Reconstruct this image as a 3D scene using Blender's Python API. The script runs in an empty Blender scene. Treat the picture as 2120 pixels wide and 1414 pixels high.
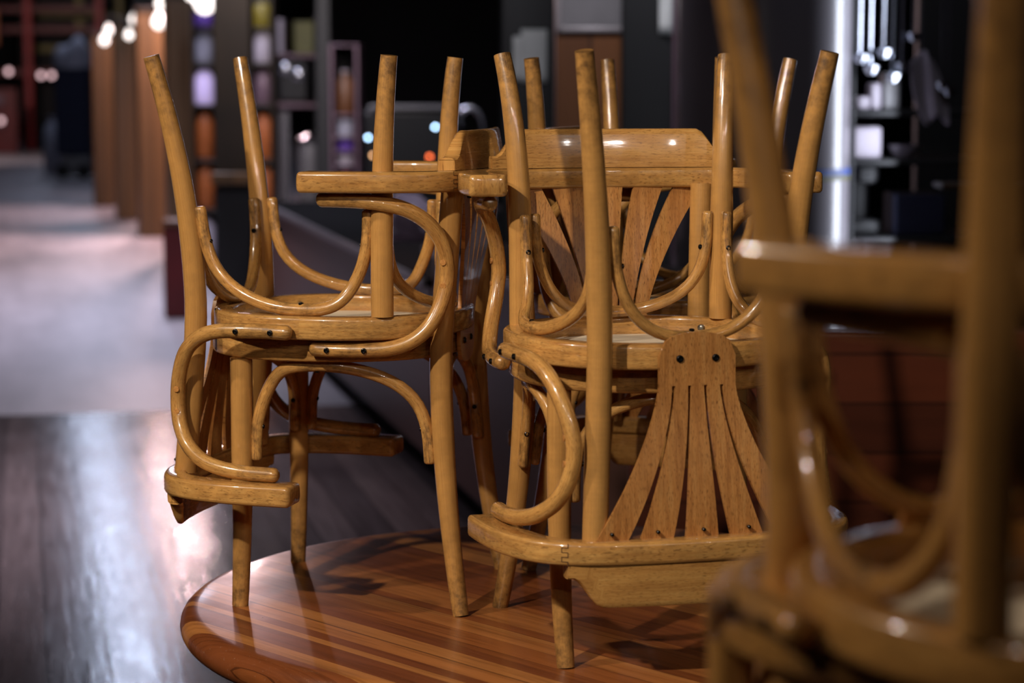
import bpy, bmesh, math, random
from mathutils import Vector, Matrix
random.seed(7)
PI = math.pi
SC = bpy.context.scene
COL = SC.collection
Z0 = 0.75                      # height of the round table top above the floor

# ------------------------------------------------------------------ tags
def tag(o, label=None, cat=None, group=None, kind=None):
    if label: o['label'] = label
    if cat: o['category'] = cat
    if group: o['group'] = group
    if kind: o['kind'] = kind
    return o

def empty(name, mat=None):
    o = bpy.data.objects.new(name, None)
    o.empty_display_size = 0.05
    COL.objects.link(o)
    if mat is not None: o.matrix_world = mat
    return o

# ------------------------------------------------------------------ mesh helpers
class MB:
    """a bmesh with a uv map (metres, v along the grain) and a wear value per vertex"""
    def __init__(s):
        s.bm = bmesh.new()
        s.uv = s.bm.loops.layers.uv.new('UVMap')
        s.w = s.bm.verts.layers.float.new('wear')
    def v(s, co, wear=0.0):
        x = s.bm.verts.new(co); x[s.w] = wear; return x
    def f(s, vs, uvs=None, mi=0):
        try: fa = s.bm.faces.new(vs)
        except ValueError: return None
        fa.material_index = mi
        if uvs:
            for l, c in zip(fa.loops, uvs): l[s.uv].uv = c
        return fa
    def planar(s, faces, ax=(0, 2)):
        for fa in faces:
            if fa is None: continue
            for l in fa.loops: l[s.uv].uv = (l.vert.co[ax[0]], l.vert.co[ax[1]])
    def build(s, name, mat, parent=None, sharp=38, bevel=None):
        bmesh.ops.recalc_face_normals(s.bm, faces=s.bm.faces[:])
        me = bpy.data.meshes.new(name)
        s.bm.to_mesh(me); s.bm.free()
        for m in (mat if isinstance(mat, (list, tuple)) else [mat]): me.materials.append(m)
        me.polygons.foreach_set('use_smooth', [True] * len(me.polygons))
        me.set_sharp_from_angle(angle=math.radians(sharp))
        o = bpy.data.objects.new(name, me); COL.objects.link(o)
        if parent is not None: o.parent = parent
        if bevel:
            b = o.modifiers.new('bevel', 'BEVEL'); b.width = bevel; b.segments = 2; b.limit_method = 'ANGLE'; b.angle_limit = math.radians(40)
        return o

def ell(a, b, n=12):
    return [(a * math.cos(2 * PI * i / n), b * math.sin(2 * PI * i / n)) for i in range(n)]

def rrect(w, h, r, k=3):
    out = []
    for cx, cy, a0 in ((w/2-r, h/2-r, 0), (-w/2+r, h/2-r, 90), (-w/2+r, -h/2+r, 180), (w/2-r, -h/2+r, 270)):
        for i in range(k + 1):
            a = math.radians(a0 + 90 * i / k)
            out.append((cx + r * math.cos(a), cy + r * math.sin(a)))
    return out

def spline(ctrl, n=6):
    """Catmull-Rom through control tuples (any dimension)"""
    out = []
    m = len(ctrl)
    for i in range(m - 1):
        p0 = ctrl[max(i-1, 0)]; p1 = ctrl[i]; p2 = ctrl[i+1]; p3 = ctrl[min(i+2, m-1)]
        for k in range(n):
            t = k / n
            out.append(tuple(0.5 * (2*b + (c-a)*t + (2*a-5*b+4*c-d)*t*t + (3*b-a-3*c+d)*t**3) for a, b, c, d in zip(p0, p1, p2, p3)))
    out.append(tuple(ctrl[-1]))
    return out

def sweep(mb, pts, sect, up=None, closed=False, scale=None, ends='round', endr=None, wear=None, uo=0.0, mi=0):
    pts = [Vector(p) for p in pts]
    N = len(pts)
    scale = scale or [(1, 1)] * N
    wear = wear or [0.0] * N
    T = []
    for i in range(N):
        a = pts[(i-1) % N] if closed else pts[max(i-1, 0)]
        b = pts[(i+1) % N] if closed else pts[min(i+1, N-1)]
        T.append((b - a).normalized())
    S = []
    if up is not None:
        U = Vector(up)
        for t in T: S.append(t.cross(U).normalized())
    else:
        t0 = T[0]
        ref = Vector((1, 0, 0)) if abs(t0.x) < 0.8 else Vector((0, 1, 0))
        s0 = t0.cross(ref).cross(t0).normalized()
        S.append(s0)
        for i in range(1, N):
            s = S[-1] - T[i] * S[-1].dot(T[i])
            S.append(s.normalized())
    rings = []       # (centre, side, normal, sx, sy, wear, len)
    L = 0.0
    for i in range(N):
        if i: L += (pts[i] - pts[i-1]).length
        rings.append([pts[i], S[i], S[i].cross(T[i]).normalized(), scale[i][0], scale[i][1], wear[i], L])
    if not closed and ends == 'round':
        r = endr if endr is not None else max(abs(a) for a, b in sect) * 0.6
        pre = []; post = []
        for th in (75, 50, 25):
            c, sn = math.cos(math.radians(th)), math.sin(math.radians(th))
            q = rings[0]; k = 1 - (1 - c) * r / (max(abs(a) for a, b in sect) * q[3])
            pre.append([q[0] - T[0]*r*sn, q[1], q[2], q[3]*k, q[4]*k, q[5], q[6] - r*sn])
            q = rings[-1]; k = 1 - (1 - c) * r / (max(abs(a) for a, b in sect) * q[3])
            post.insert(0, [q[0] + T[-1]*r*sn, q[1], q[2], q[3]*k, q[4]*k, q[5], q[6] + r*sn])
        rings = pre + rings + post
    M = len(sect)
    per = [0.0]
    for j in range(M):
        a = sect[j]; b = sect[(j+1) % M]
        per.append(per[-1] + math.hypot(a[0]-b[0], a[1]-b[1]))
    V = []
    for c, s, n, sx, sy, w, l in rings:
        V.append([mb.v(c + s*(a*sx) + n*(b*sy), w) for a, b in sect])
    R = len(rings)
    for i in range(R if closed else R - 1):
        i2 = (i + 1) % R
        l1 = rings[i][6]; l2 = rings[i2][6] if i2 else L + 0.01
        for j in range(M):
            j2 = (j + 1) % M
            mb.f([V[i][j], V[i][j2], V[i2][j2], V[i2][j]],
                 [(uo+per[j], l1), (uo+per[j+1], l1), (uo+per[j+1], l2), (uo+per[j], l2)], mi)
    if not closed:
        for q in (0, R - 1):
            mb.f(V[q], [(uo + 0.5*a, rings[q][6] + 0.5*b) for a, b in sect], mi)

def box(mb, c, s, rot=0.0, mi=0, ax='auto'):
    """box centred at c, size s, rotated about z"""
    R = Matrix.Rotation(rot, 3, 'Z'); c = Vector(c)
    V = {}
    for i in (-1, 1):
        for j in (-1, 1):
            for k in (-1, 1):
                V[i, j, k] = mb.v(c + R @ Vector((i*s[0]/2, j*s[1]/2, k*s[2]/2)))
    loc = {q: Vector((q[0]*s[0]/2, q[1]*s[1]/2, q[2]*s[2]/2)) for q in V}
    for q, a, b in ((((-1,-1,-1),(1,-1,-1),(1,-1,1),(-1,-1,1)),0,2), (((1,1,-1),(-1,1,-1),(-1,1,1),(1,1,1)),0,2),
              (((1,-1,-1),(1,1,-1),(1,1,1),(1,-1,1)),1,2), (((-1,1,-1),(-1,-1,-1),(-1,-1,1),(-1,1,1)),1,2),
              (((-1,-1,1),(1,-1,1),(1,1,1),(-1,1,1)),0,1), (((-1,1,-1),(1,1,-1),(1,-1,-1),(-1,-1,-1)),0,1)):
        mb.f([V[x] for x in q], [(loc[x][a], loc[x][b]) for x in q], mi)

def lathe(mb, prof, n=24, c=(0, 0, 0), axis='Z', mi=0):
    """profile of (r, h) pairs revolved; ends closed"""
    c = Vector(c)
    rings = []
    for r, h in prof:
        row = []
        for i in range(n):
            a = 2*PI*i/n
            p = Vector((r*math.cos(a), r*math.sin(a), h))
            if axis == 'Y': p = Vector((p.x, p.z, p.y))
            elif axis == 'X': p = Vector((p.z, p.x, p.y))
            row.append(mb.v(c + p))
        rings.append(row)
    l = 0
    for i in range(len(prof)-1):
        d = math.hypot(prof[i+1][0]-prof[i][0], prof[i+1][1]-prof[i][1])
        for j in range(n):
            j2 = (j+1) % n
            u1 = j/n*2*PI*max(prof[i][0], .01); u2 = (j+1)/n*2*PI*max(prof[i][0], .01)
            mb.f([rings[i][j], rings[i][j2], rings[i+1][j2], rings[i+1][j]], [(u1, l), (u2, l), (u2, l+d), (u1, l+d)], mi)
        l += d
    for k in (0, -1):
        fa = mb.f(rings[k], None, mi)
        if fa:
            for lp in fa.loops: lp[mb.uv].uv = (lp.vert.co.x, lp.vert.co.y)

# ------------------------------------------------------------------ materials
class NT:
    def __init__(s, name):
        s.m = bpy.data.materials.new(name); s.m.use_nodes = True
        s.n = s.m.node_tree.nodes; s.l = s.m.node_tree.links
        s.n.clear()
        s.out = s.n.new('ShaderNodeOutputMaterial')
        s.p = s.n.new('ShaderNodeBsdfPrincipled')
        s.l.new(s.p.outputs[0], s.out.inputs[0])
    def new(s, t, **k):
        x = s.n.new('ShaderNode' + t)
        for a, b in k.items(): setattr(x, a, b)
        return x
    def link(s, a, b): s.l.new(a, b)
    def val(s, sock, v):
        if hasattr(v, 'bl_idname') or hasattr(v, 'is_linked') and not isinstance(v, (int, float)): s.l.new(v, sock)
        else: sock.default_value = v
    def math(s, op, a, b=0.0, clamp=False):
        x = s.new('Math', operation=op); x.use_clamp = clamp
        for i, q in enumerate((a, b)):
            if isinstance(q, (int, float)): x.inputs[i].default_value = q
            else: s.l.new(q, x.inputs[i])
        return x.outputs[0]
    def vmul(s, vec, sc, off=(0, 0, 0)):
        x = s.new('Mapping'); x.inputs['Scale'].default_value = sc; x.inputs['Location'].default_value = off
        s.l.new(vec, x.inputs['Vector']); return x.outputs[0]
    def noise(s, vec, scale=1.0, detail=3.0, rough=0.55):
        x = s.new('TexNoise'); x.inputs['Scale'].default_value = scale; x.inputs['Detail'].default_value = detail; x.inputs['Roughness'].default_value = rough
        s.l.new(vec, x.inputs['Vector']); return x.outputs['Fac']
    def ramp(s, fac, stops, interp='LINEAR'):
        x = s.new('ValToRGB'); r = x.color_ramp; r.interpolation = interp
        while len(r.elements) < len(stops): r.elements.new(0.5)
        for e, (p, c) in zip(r.elements, stops):
            e.position = p; e.color = c if len(c) == 4 else (*c, 1)
        s.l.new(fac, x.inputs[0]); return x.outputs[0]
    def mix(s, fac, a, b, mode='MIX'):
        x = s.new('MixRGB', blend_type=mode)
        for i, q in enumerate((fac, a, b)):
            if isinstance(q, (int, float)): x.inputs[i].default_value = q
            elif isinstance(q, tuple): x.inputs[i].default_value = q if len(q) == 4 else (*q, 1)
            else: s.l.new(q, x.inputs[i])
        return x.outputs[0]

def srgb(r, g, b):
    f = lambda c: (c/255/12.92 if c/255 <= 0.04045 else ((c/255+0.055)/1.055)**2.4)
    return (f(r), f(g), f(b))

def plain(name, col, rough=0.5, metal=0.0, noise=0.15, nscale=8.0, coat=0.0, emit=None, estr=0.0, spec=0.5):
    t = NT(name)
    oc = t.new('TexCoord').outputs['Object']
    n = t.noise(oc, nscale, 3)
    c = t.ramp(n, [(0.25, tuple(x*(1-noise) for x in col)), (0.75, tuple(min(1, x*(1+noise)) for x in col))])
    t.link(c, t.p.inputs['Base Color'])
    t.p.inputs['Roughness'].default_value = rough
    t.p.inputs['Metallic'].default_value = metal
    t.p.inputs['Coat Weight'].default_value = coat
    t.p.inputs['Specular IOR Level'].default_value = spec
    if emit:
        t.p.inputs['Emission Color'].default_value = (*emit, 1); t.p.inputs['Emission Strength'].default_value = estr
    return t.m

def wood(name, light, mid, dark, rough=0.3, coat=0.75, fleck=0.6, bump=0.06):
    """varnished beech: streaks and flecks follow v of the uv map, grime follows the wear value"""
    t = NT(name)
    uv = t.new('TexCoord').outputs['UV']
    oc = t.new('TexCoord').outputs['Object']
    oi = t.new('ObjectInfo').outputs['Random']
    off = t.new('CombineXYZ'); t.link(t.math('MULTIPLY', oi, 7.3), off.inputs[0]); t.link(t.math('MULTIPLY', oi, 13.1), off.inputs[1]); t.link(t.math('MULTIPLY', oi, 5.7), off.inputs[2])
    av = t.new('VectorMath', operation='ADD'); t.link(uv, av.inputs[0]); t.link(off.outputs[0], av.inputs[1])
    g = av.outputs[0]
    wide = t.noise(t.vmul(g, (70, 5, 1)), 1, 4, 0.6)
    fine = t.noise(t.vmul(g, (420, 22, 1)), 1, 2, 0.6)
    flk = t.noise(t.vmul(g, (900, 120, 1)), 1, 1, 0.5)
    ao = t.new('VectorMath', operation='ADD'); t.link(oc, ao.inputs[0]); t.link(off.outputs[0], ao.inputs[1])
    blot = t.noise(ao.outputs[0], 9, 3, 0.55)
    f = t.math('ADD', t.math('MULTIPLY', wide, 0.62), t.math('MULTIPLY', fine, 0.38))
    c = t.ramp(f, [(0.30, dark), (0.5, mid), (0.70, light)])
    c = t.mix(t.math('MULTIPLY', t.math('SUBTRACT', 1.0, t.math('MULTIPLY', t.math('SUBTRACT', flk, 0.30, True), 8.0, True)), fleck), c, tuple(x*0.45 for x in dark))
    c = t.mix(t.math('MULTIPLY', t.math('SUBTRACT', blot, 0.45, True), 1.3, True), c, tuple(x*0.62 for x in mid))
    br = t.math('ADD', t.math('MULTIPLY', oi, 0.22), 0.89)
    c = t.mix(1.0, c, t.ramp(br, [(0.0, (0, 0, 0)), (1.0, (1, 1, 1))]), 'MULTIPLY')
    at = t.new('Attribute'); at.attribute_name = 'wear'
    gr = t.noise(t.vmul(g, (160, 28, 1)), 1, 5, 0.7)
    gr2 = t.noise(ao.outputs[0], 55, 4, 0.7)
    k = t.math('MULTIPLY', at.outputs['Fac'], t.math('MULTIPLY', t.math('SUBTRACT', t.math('ADD', t.math('MULTIPLY', gr, 0.6), t.math('MULTIPLY', gr2, 0.5)), 0.45, True), 5.0, True), True)
    c = t.mix(k, c, srgb(62, 40, 22))
    t.link(c, t.p.inputs['Base Color'])
    r = t.math('ADD', t.math('MULTIPLY', fine, 0.16), t.math('MULTIPLY', k, 0.25)); r = t.math('ADD', r, rough - 0.08)
    t.link(r, t.p.inputs['Roughness'])
    t.p.inputs['Coat Weight'].default_value = coat; t.p.inputs['Coat Roughness'].default_value = 0.06
    t.p.inputs['Specular IOR Level'].default_value = 0.4
    b = t.new('Bump'); b.inputs['Strength'].default_value = bump; b.inputs['Distance'].default_value = 0.002
    t.link(t.math('ADD', t.math('MULTIPLY', wide, 0.7), t.math('MULTIPLY', blot, 1.2)), b.inputs['Height'])
    t.link(b.outputs[0], t.p.inputs['Normal']); t.link(b.outputs[0], t.p.inputs['Coat Normal'])
    return t.m

M = {}
M['beech'] = wood('varnished_beech', srgb(212, 163, 94), srgb(196, 143, 78), srgb(160, 107, 55), rough=0.24)
M['splat'] = wood('beech_plywood', srgb(206, 152, 88), srgb(188, 128, 68), srgb(150, 94, 46), fleck=0.75)
M['ply'] = plain('pale_plywood', srgb(218, 204, 182), 0.6, noise=0.12, nscale=30)
M['screw'] = plain('blackened_steel', srgb(46, 44, 44), 0.3, 0.9, 0.2, 60)
M['bolt'] = plain('zinc_bolt', srgb(130, 126, 118), 0.35, 0.9, 0.2, 60)
M['seam'] = plain('dark_seam', srgb(70, 40, 16), 0.6, 0, 0.2, 40)

def table_wood():
    t = NT('table_planks')
    oc = t.new('TexCoord').outputs['Object']
    sx = t.new('SeparateXYZ'); t.link(oc, sx.inputs[0])
    y = sx.outputs[1]                      # object is turned so that planks run along x
    p = t.math('MULTIPLY', y, 31.0)
    p = t.math('ADD', p, t.math('MULTIPLY', t.math('SINE', t.math('MULTIPLY', p, 1.7)), 0.36))
    p = t.math('ADD', p, t.math('MULTIPLY', t.math('SINE', t.math('MULTIPLY', p, 4.1)), 0.14))
    idx = t.math('FLOOR', p); fr = t.math('FRACT', p)
    wn = t.new('TexWhiteNoise', noise_dimensions='1D'); t.link(idx, wn.inputs['W'])
    rnd = wn.outputs['Value']
    off = t.new('CombineXYZ'); t.link(t.math('MULTIPLY', rnd, 23.0), off.inputs[0]); t.link(t.math('MULTIPLY', idx, 3.7), off.inputs[2])
    av = t.new('VectorMath', operation='ADD'); t.link(oc, av.inputs[0]); t.link(off.outputs[0], av.inputs[1])
    g1 = t.noise(t.vmul(av.outputs[0], (2.5, 60, 1)), 1, 4, 0.6)
    g2 = t.noise(t.vmul(av.outputs[0], (9, 330, 1)), 1, 3, 0.6)
    base = t.ramp(rnd, [(0.0, srgb(116, 62, 32)), (0.2, srgb(146, 84, 42)), (0.38, srgb(162, 100, 52)), (0.55, srgb(130, 72, 36)), (0.75, srgb(166, 106, 56)), (0.93, srgb(204, 146, 88))], 'CONSTANT')
    gm = t.ramp(t.math('ADD', t.math('MULTIPLY', g1, 0.6), t.math('MULTIPLY', g2, 0.4)), [(0.3, (0.42, 0.38, 0.34)), (0.5, (0.9, 0.9, 0.9)), (0.7, (1.12, 1.14, 1.16))])
    c = t.mix(1.0, base, gm, 'MULTIPLY')
    seam = t.math('LESS_THAN', fr, 0.025)
    c = t.mix(t.math('MULTIPLY', seam, 0.65), c, srgb(60, 30, 14))
    dust = t.noise(oc, 240, 2, 0.7)
    c = t.mix(t.math('MULTIPLY', t.math('SUBTRACT', dust, 0.66, True), 2.0, True), c, srgb(200, 180, 160))
    t.link(c, t.p.inputs['Base Color'])
    scr = t.noise(oc, 14, 5, 0.7)
    t.link(t.math('ADD', t.math('MULTIPLY', scr, 0.24), 0.20), t.p.inputs['Roughness'])
    t.p.inputs['Specular IOR Level'].default_value = 0.25
    t.p.inputs['Coat Weight'].default_value = 0.12; t.p.inputs['Coat Roughness'].default_value = 0.08
    b = t.new('Bump'); b.inputs['Strength'].default_value = 0.08; b.inputs['Distance'].default_value = 0.001
    t.link(t.math('ADD', g2, t.math('MULTIPLY', dust, 0.5)), b.inputs['Height']); t.link(b.outputs[0], t.p.inputs['Normal'])
    return t.m
M['table'] = table_wood()

# ------------------------------------------------------------------ the bentwood armchair
ZS = 0.4103; TST = 0.8967
BASE = dict(xf=.1741, yf=.1864, xfs=.1673, yfs=.165, xr=.1795, yr=.2051, xrs=.1444, yrs=.1582, xrt=.1546, yrt=.1785, xa=.2513, ya=.042, za=.6965)
SEAT_C, SEAT_R, SEAT_N = -0.046, 0.212, 2.25

def sup(ang, a, n=SEAT_N, cy=SEAT_C):
    c, s = math.cos(ang), math.sin(ang)
    return (a*math.copysign(abs(c)**(2/n), c), cy + a*math.copysign(abs(s)**(2/n), s))

def screw(parent, pos, nrm, r=0.0042, mat='screw', name='screw', L=0.0045):
    mb = MB()
    lathe(mb, [(r*0.9, -0.003), (r, 0.0), (r*0.95, L*0.55), (r*0.62, L*0.75), (r*0.55, L*0.4), (r*0.1, L*0.35)] if name == 'screw' else
          ([(r*0.95, -0.004), (r, 0.0), (r*0.95, L*0.8), (r*0.6, L), (r*0.1, L*1.02)]), 10)
    o = mb.build(name, M[mat], parent)
    o.matrix_local = Matrix.Translation(Vector(pos)) @ Vector(nrm).normalized().to_track_quat('Z', 'Y').to_matrix().to_4x4()
    return o

def build_chair(label, mtx, p=None, group='bentwood armchairs stacked on the tables'):
    g = dict(BASE); g.update(p or {})
    root = empty('bentwood_armchair')
    tag(root, label, 'chair', group)
    wd = M['beech']
    za = g['za']; hr = 0.0165                       # rail half height
    rail_b = za - hr
    # ---- seat
    mb = MB()
    path = [(*sup(2*PI*i/56, SEAT_R - 0.016), ZS + 0.0185) for i in range(56)]
    sweep(mb, path, rrect(0.032, 0.037, 0.006), up=(0, 0, 1), closed=True, wear=[0.35]*56)
    sf = mb.build('seat_frame', wd, root)
    mb = MB()
    n = 40
    for z, mi in ((ZS + 0.0385, 0), (ZS + 0.0285, 1)):
        cen = mb.v((0, SEAT_C, z + (0.0 if mi == 0 else 0)))
        rg = [[mb.v((*[q for q in (sup(2*PI*i/n, (SEAT_R-0.026)*k))], z - (0.002 if k == 1 and mi == 0 else 0))) for i in range(n)] for k in (0.6, 1)]
        fs = []
        for i in range(n):
            j = (i+1) % n
            fs.append(mb.f([cen, rg[0][i], rg[0][j]], None, mi))
            fs.append(mb.f([rg[0][i], rg[1][i], rg[1][j], rg[0][j]], None, mi))
        mb.planar(fs, (0, 1))
    mb.build('seat_panel', [wd, M['ply']], root)
    for a in (45, 135, 222, 318):
        x, y = sup(math.radians(a), SEAT_R - 0.031)
        screw(sf, (x, y, ZS + 0.016), (-x, SEAT_C - y, 0), 0.0055, 'bolt', 'bolt', 0.008)
    # ---- legs
    legs = {}
    def front(s, z):
        t = max(0.0, 1 - z/ZS)
        return Vector((s*(g['xfs'] + (g['xf']-g['xfs'])*t**3.2), -(g['yfs'] + (g['yf']-g['yfs'])*t**3.2), z))
    zr0 = ZS + 0.02
    def rear(s, z):
        t = max(0.0, 1 - z/zr0); k = max(0.0, (z - zr0)/(rail_b - zr0))
        e = t**1.95
        return Vector((s*(g['xrs'] + (g['xr']-g['xrs'])*e + (g['xrt']-g['xrs'])*k), g['yrs'] + (g['yr']-g['yrs'])*e + (g['yrt']-g['yrs'])*k, z))
    for s in (1, -1):
        zz = [ZS*i/16 for i in range(17)]
        pts = [front(s, z) for z in zz]
        rr = [0.0134 + 0.0048*min(1, z/0.26)**0.9 for z in zz]
        mb = MB(); sweep(mb, pts, ell(1, 1, 14), scale=[(r, r) for r in rr], ends='flat', wear=[max(0.2, 1.0 - z/0.20) for z in zz])
        lo = mb.build('leg', wd, root); legs['F', s] = (front, lo)
        zz = [(rail_b + 0.006)*i/24 for i in range(25)]
        pts = [rear(s, z) for z in zz]
        for _ in range(3): pts = [pts[0]] + [(pts[i-1] + pts[i]*2 + pts[i+1])/4 for i in range(1, 24)] + [pts[-1]]
        rr = [0.0132 + 0.0053*min(1, z/0.30)**0.9 for z in zz]
        mb = MB(); sweep(mb, pts, ell(1, 1, 14), scale=[(r, r) for r in rr], ends='flat', wear=[max(0.2, 1.0 - z/0.20) for z in zz])
        lo = mb.build('leg', wd, root); legs['R', s] = (rear, lo)
    # ---- bent hoops between neighbouring legs
    ha, hb = 0.0088, 0.0105
    ze = ZS - 0.150
    def hoop(A, B, rim, extra):
        fa, sa = A; fb, sb = B
        pa, pb = fa(sa, ze), fb(sb, ze)
        d = (pb - pa).normalized()
        pa = pa + d*0.0235; pb = pb - d*0.0235
        H = (ZS - ha + 0.0005) - ze
        mid = (pa + pb)/2; half = (pb - pa)/2
        out = Vector((rim[0] - mid.x, rim[1] - mid.y, 0))*extra
        pts = []
        nn = 2.45
        for i in range(33):
            ph = PI*i/32
            c, s_ = math.cos(ph), math.sin(ph)
            x = math.copysign(abs(c)**(2/nn), c); h = abs(s_)**(2/nn)
            # follow the splay of the legs near the ends
            zq = ze + H*h
            la, lb = fa(sa, min(zq, ZS)), fb(sb, min(zq, ZS))
            ends_mid = (la + lb)/2; eh = (lb - d*0.0235 - (la + d*0.0235))/2
            q = ends_mid - eh*x; q.z = zq
            pts.append(q + out*(h**3)*(1 - abs(x)**3))
        tail = Vector((0, 0, -0.014))
        pts = [pts[0] + (fa(sa, ze-0.014) - fa(sa, ze))] + pts + [pts[-1] + (fb(sb, ze-0.014) - fb(sb, ze))]
        mb = MB()
        nrm = d.cross(Vector((0, 0, 1)))
        N_ = len(pts)
        sweep(mb, pts, ell(ha, hb, 12), up=None, ends='round', endr=0.005, wear=[0.75 if i < 4 or i > N_-5 or abs(i-N_/2) < 2 else 0.3 for i in range(N_)])
        o = mb.build('leg_brace', wd, root)
        screw(o, pts[3] + d*ha*0.95, d)
        screw(o, pts[-4] - d*ha*0.95, -d)
        m = pts[len(pts)//2]
        screw(o, m - Vector((0, 0, ha*0.95)), (0, 0, -1))
        return o
    R = SEAT_R - 0.016
    hoop((front, 1), (rear, 1), (R, SEAT_C), 0.75)
    hoop((rear, -1), (front, -1), (-R, SEAT_C), 0.75)
    hoop((front, -1), (front, 1), (0, SEAT_C - R), 0.75)
    hoop((rear, 1), (rear, -1), (0, SEAT_C + R), 0.75)
    # ---- C shaped arm supports
    for s in (1, -1):
        cp = [(.225, -.030, .434), (.2265, .0, .433), (.224, .045, .433), (.2185, .09, .436), (.211, .125, .448), (.202, .152, .473), (.191, .169, .512),
              (.1845, .176, .556), (.191, .170, .600), (.205, .150, .634), (.222, .118, .656), (.234, .080, .666), (.240, .035, .6705), (.241, -.012, .6715)]
        cp = [(x, y, z + (rail_b - .683)*min(1, max(0, (z - .434)/.23))) for x, y, z in cp]
        pts = [(s*x, y, z) for x, y, z in spline(cp, 5)]
        mb = MB(); N_ = len(pts)
        sweep(mb, pts, ell(0.0122, 0.0122, 14), ends='round', endr=0.009, wear=[0.6 if i < 14 or i > N_-8 else 0.25 for i in range(N_)])
        o = mb.build('arm_support', wd, root)
        for y in (-.008, .052): screw(o, (s*(.2265 if y < 0 else .2235) + s*.0118, y, .4335), (s, 0, 0), 0.0046)
        for x, y, z in ((.1895, .1725, .535), (.1895, .1725, .572)):
            q = MB(); lathe(q, [(0.0048, -0.002), (0.0050, 0.0004), (0.0044, 0.0009), (0.0005, 0.001)], 14)
            pg = q.build('peg', M['splat'], o)
            nv = Vector((s*0.95, 0.0, 0)).normalized()
            pg.matrix_local = Matrix.Translation(Vector((s*(x-.003), y, z)) + nv*0.0119) @ nv.to_track_quat('Z', 'Y').to_matrix().to_4x4()
    # ---- arm and back rail, one flat bow
    xa, ya = g['xa'], g['ya']
    half = [(xa-.001, -ya, .058), (xa, -ya+.04, .055), (xa-.001, .045, .051), (xa-.008, .095, .047), (xa-.024, .140, .042), (xa-.050, .172, .038), (.165, .1895, .036), (.12, .199, .035), (.06, .2045, .035), (0, .206, .035)]
    prof = spline(half, 4)
    full = prof + [(-x, y, w) for x, y, w in reversed(prof[:-1])]
    mb = MB()
    rings = []
    N_ = len(full)
    cum = 0
    for i, (x, y, w) in enumerate(full):
        a = full[max(i-1, 0)]; b = full[min(i+1, N_-1)]
        t = Vector((b[0]-a[0], b[1]-a[1], 0)).normalized(); sd = t.cross(Vector((0, 0, 1)))
        if i: cum += math.hypot(x-full[i-1][0], y-full[i-1][1])
        rings.append((Vector((x, y, za)), t, sd, w, cum, 0))
    ins = []
    for th in (80, 45, 15):
        k = 0.007*(1-math.cos(math.radians(th))); e = 0.007*math.sin(math.radians(th))
        ins.append((k, e))
    q = rings[0]; r0 = [(q[0]-q[1]*e, q[1], q[2], q[3], q[4]-e, k) for k, e in ins]
    q = rings[-1]; r1 = [(q[0]+q[1]*e, q[1], q[2], q[3], q[4]+e, k) for k, e in reversed(ins)]
    rings = r0 + rings + r1
    VV = []
    for c, t, sd, w, l, k in rings:
        sec = rrect(w - 2*k, 2*(hr - k), 0.006)
        VV.append(([mb.v(c + sd*a + Vector((0, 0, b)), 0.3) for a, b in sec], sec, l))
    for i in range(len(VV)-1):
        A, sa_, la = VV[i]; B, sb_, lb = VV[i+1]
        m = len(A)
        for j in range(m):
            j2 = (j+1) % m
            ua = j*0.011; ub = (j+1)*0.011
            mb.f([A[j], A[j2], B[j2], B[j]], [(ua, la), (ub, la), (ub, lb), (ua, lb)])
    for q in (0, -1): mb.f(VV[q][0], [(a, b) for a, b in VV[q][1]])
    # finger joints where arm and back meet
    for q in (3 + 21, len(rings) - 4 - 21):
        c, t, sd, w, l, k = rings[q]
        o_ = sd*(w/2 + 0.0001)
        if o_.dot(Vector((c.x, c.y - 0.0, 0))) < 0: o_ = -o_
        def bar(a0, a1, b0, b1):
            pts = [c + o_ + t*a + Vector((0, 0, b)) for a, b in ((a0, b0), (a1, b0), (a1, b1), (a0, b1))]
            mb.f([mb.v(x + o_.normalized()*0.0003) for x in pts], [(0, 0), (.01, 0), (.01, .01), (0, .01)], 1)
        e = 0.0005; hh = hr/3
        zs_ = [-hr, -hr*0.6, -hr*0.2, hr*0.2, hr*0.6, hr*0.98]
        xs_ = [-.004, .005, -.004, .005, -.004]
        for i in range(5):
            bar(xs_[i]-e, xs_[i]+e, zs_[i], zs_[i+1])
            if i < 4: bar(min(xs_[i], xs_[i+1])-e, max(xs_[i], xs_[i+1])+e, zs_[i+1]-e, zs_[i+1]+e)
    mb.build('arm_rail', [wd, M['seam']], root)
    # ---- crest on the back rail
    mb = MB()
    st = []
    cw = 0.197
    for i in range(49):
        x = -cw + 2*cw*i/48
        a = abs(x)
        if a > cw - 0.009: h = 0.020
        elif a > 0.150:
            u = (cw - 0.009 - a)/(cw - 0.009 - 0.150); h = 0.020 + 0.042*(u*0.35 + 0.65*u*u*(3-2*u))
        else: h = 0.062
        yb = 0.2055 - 0.019*(a/0.17)**2.4 if a > 0.0 else 0.2055
        st.append((x, yb, h))
    rows = []
    for x, yb, h in st:
        z0 = za + hr + 0.0006
        hw = lambda q: 0.0138 - 0.0085*(max(0.0, q)/0.062)**1.5
        lv = [0, 0.25*h, 0.5*h, 0.7*h, 0.84*h, h - .004]
        sec = [(-hw(q), q) for q in lv] + [(-hw(h)*.72, h - .0008), (-hw(h)*.2, h), (hw(h)*.2, h), (hw(h)*.72, h - .0008)] + [(hw(q), q) for q in reversed(lv)]
        rows.append([mb.v((x, yb + a, z0 + b), 0.1) for a, b in sec])
    for i in range(len(rows)-1):
        for j in range(len(rows[0])):
            j2 = (j+1) % len(rows[0])
            A = (rows[i][j], rows[i][j2], rows[i+1][j2], rows[i+1][j])
            mb.f(A, [(v.co.z + (0.05 if v.co.y > .2 else 0), v.co.x) for v in A])
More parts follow.
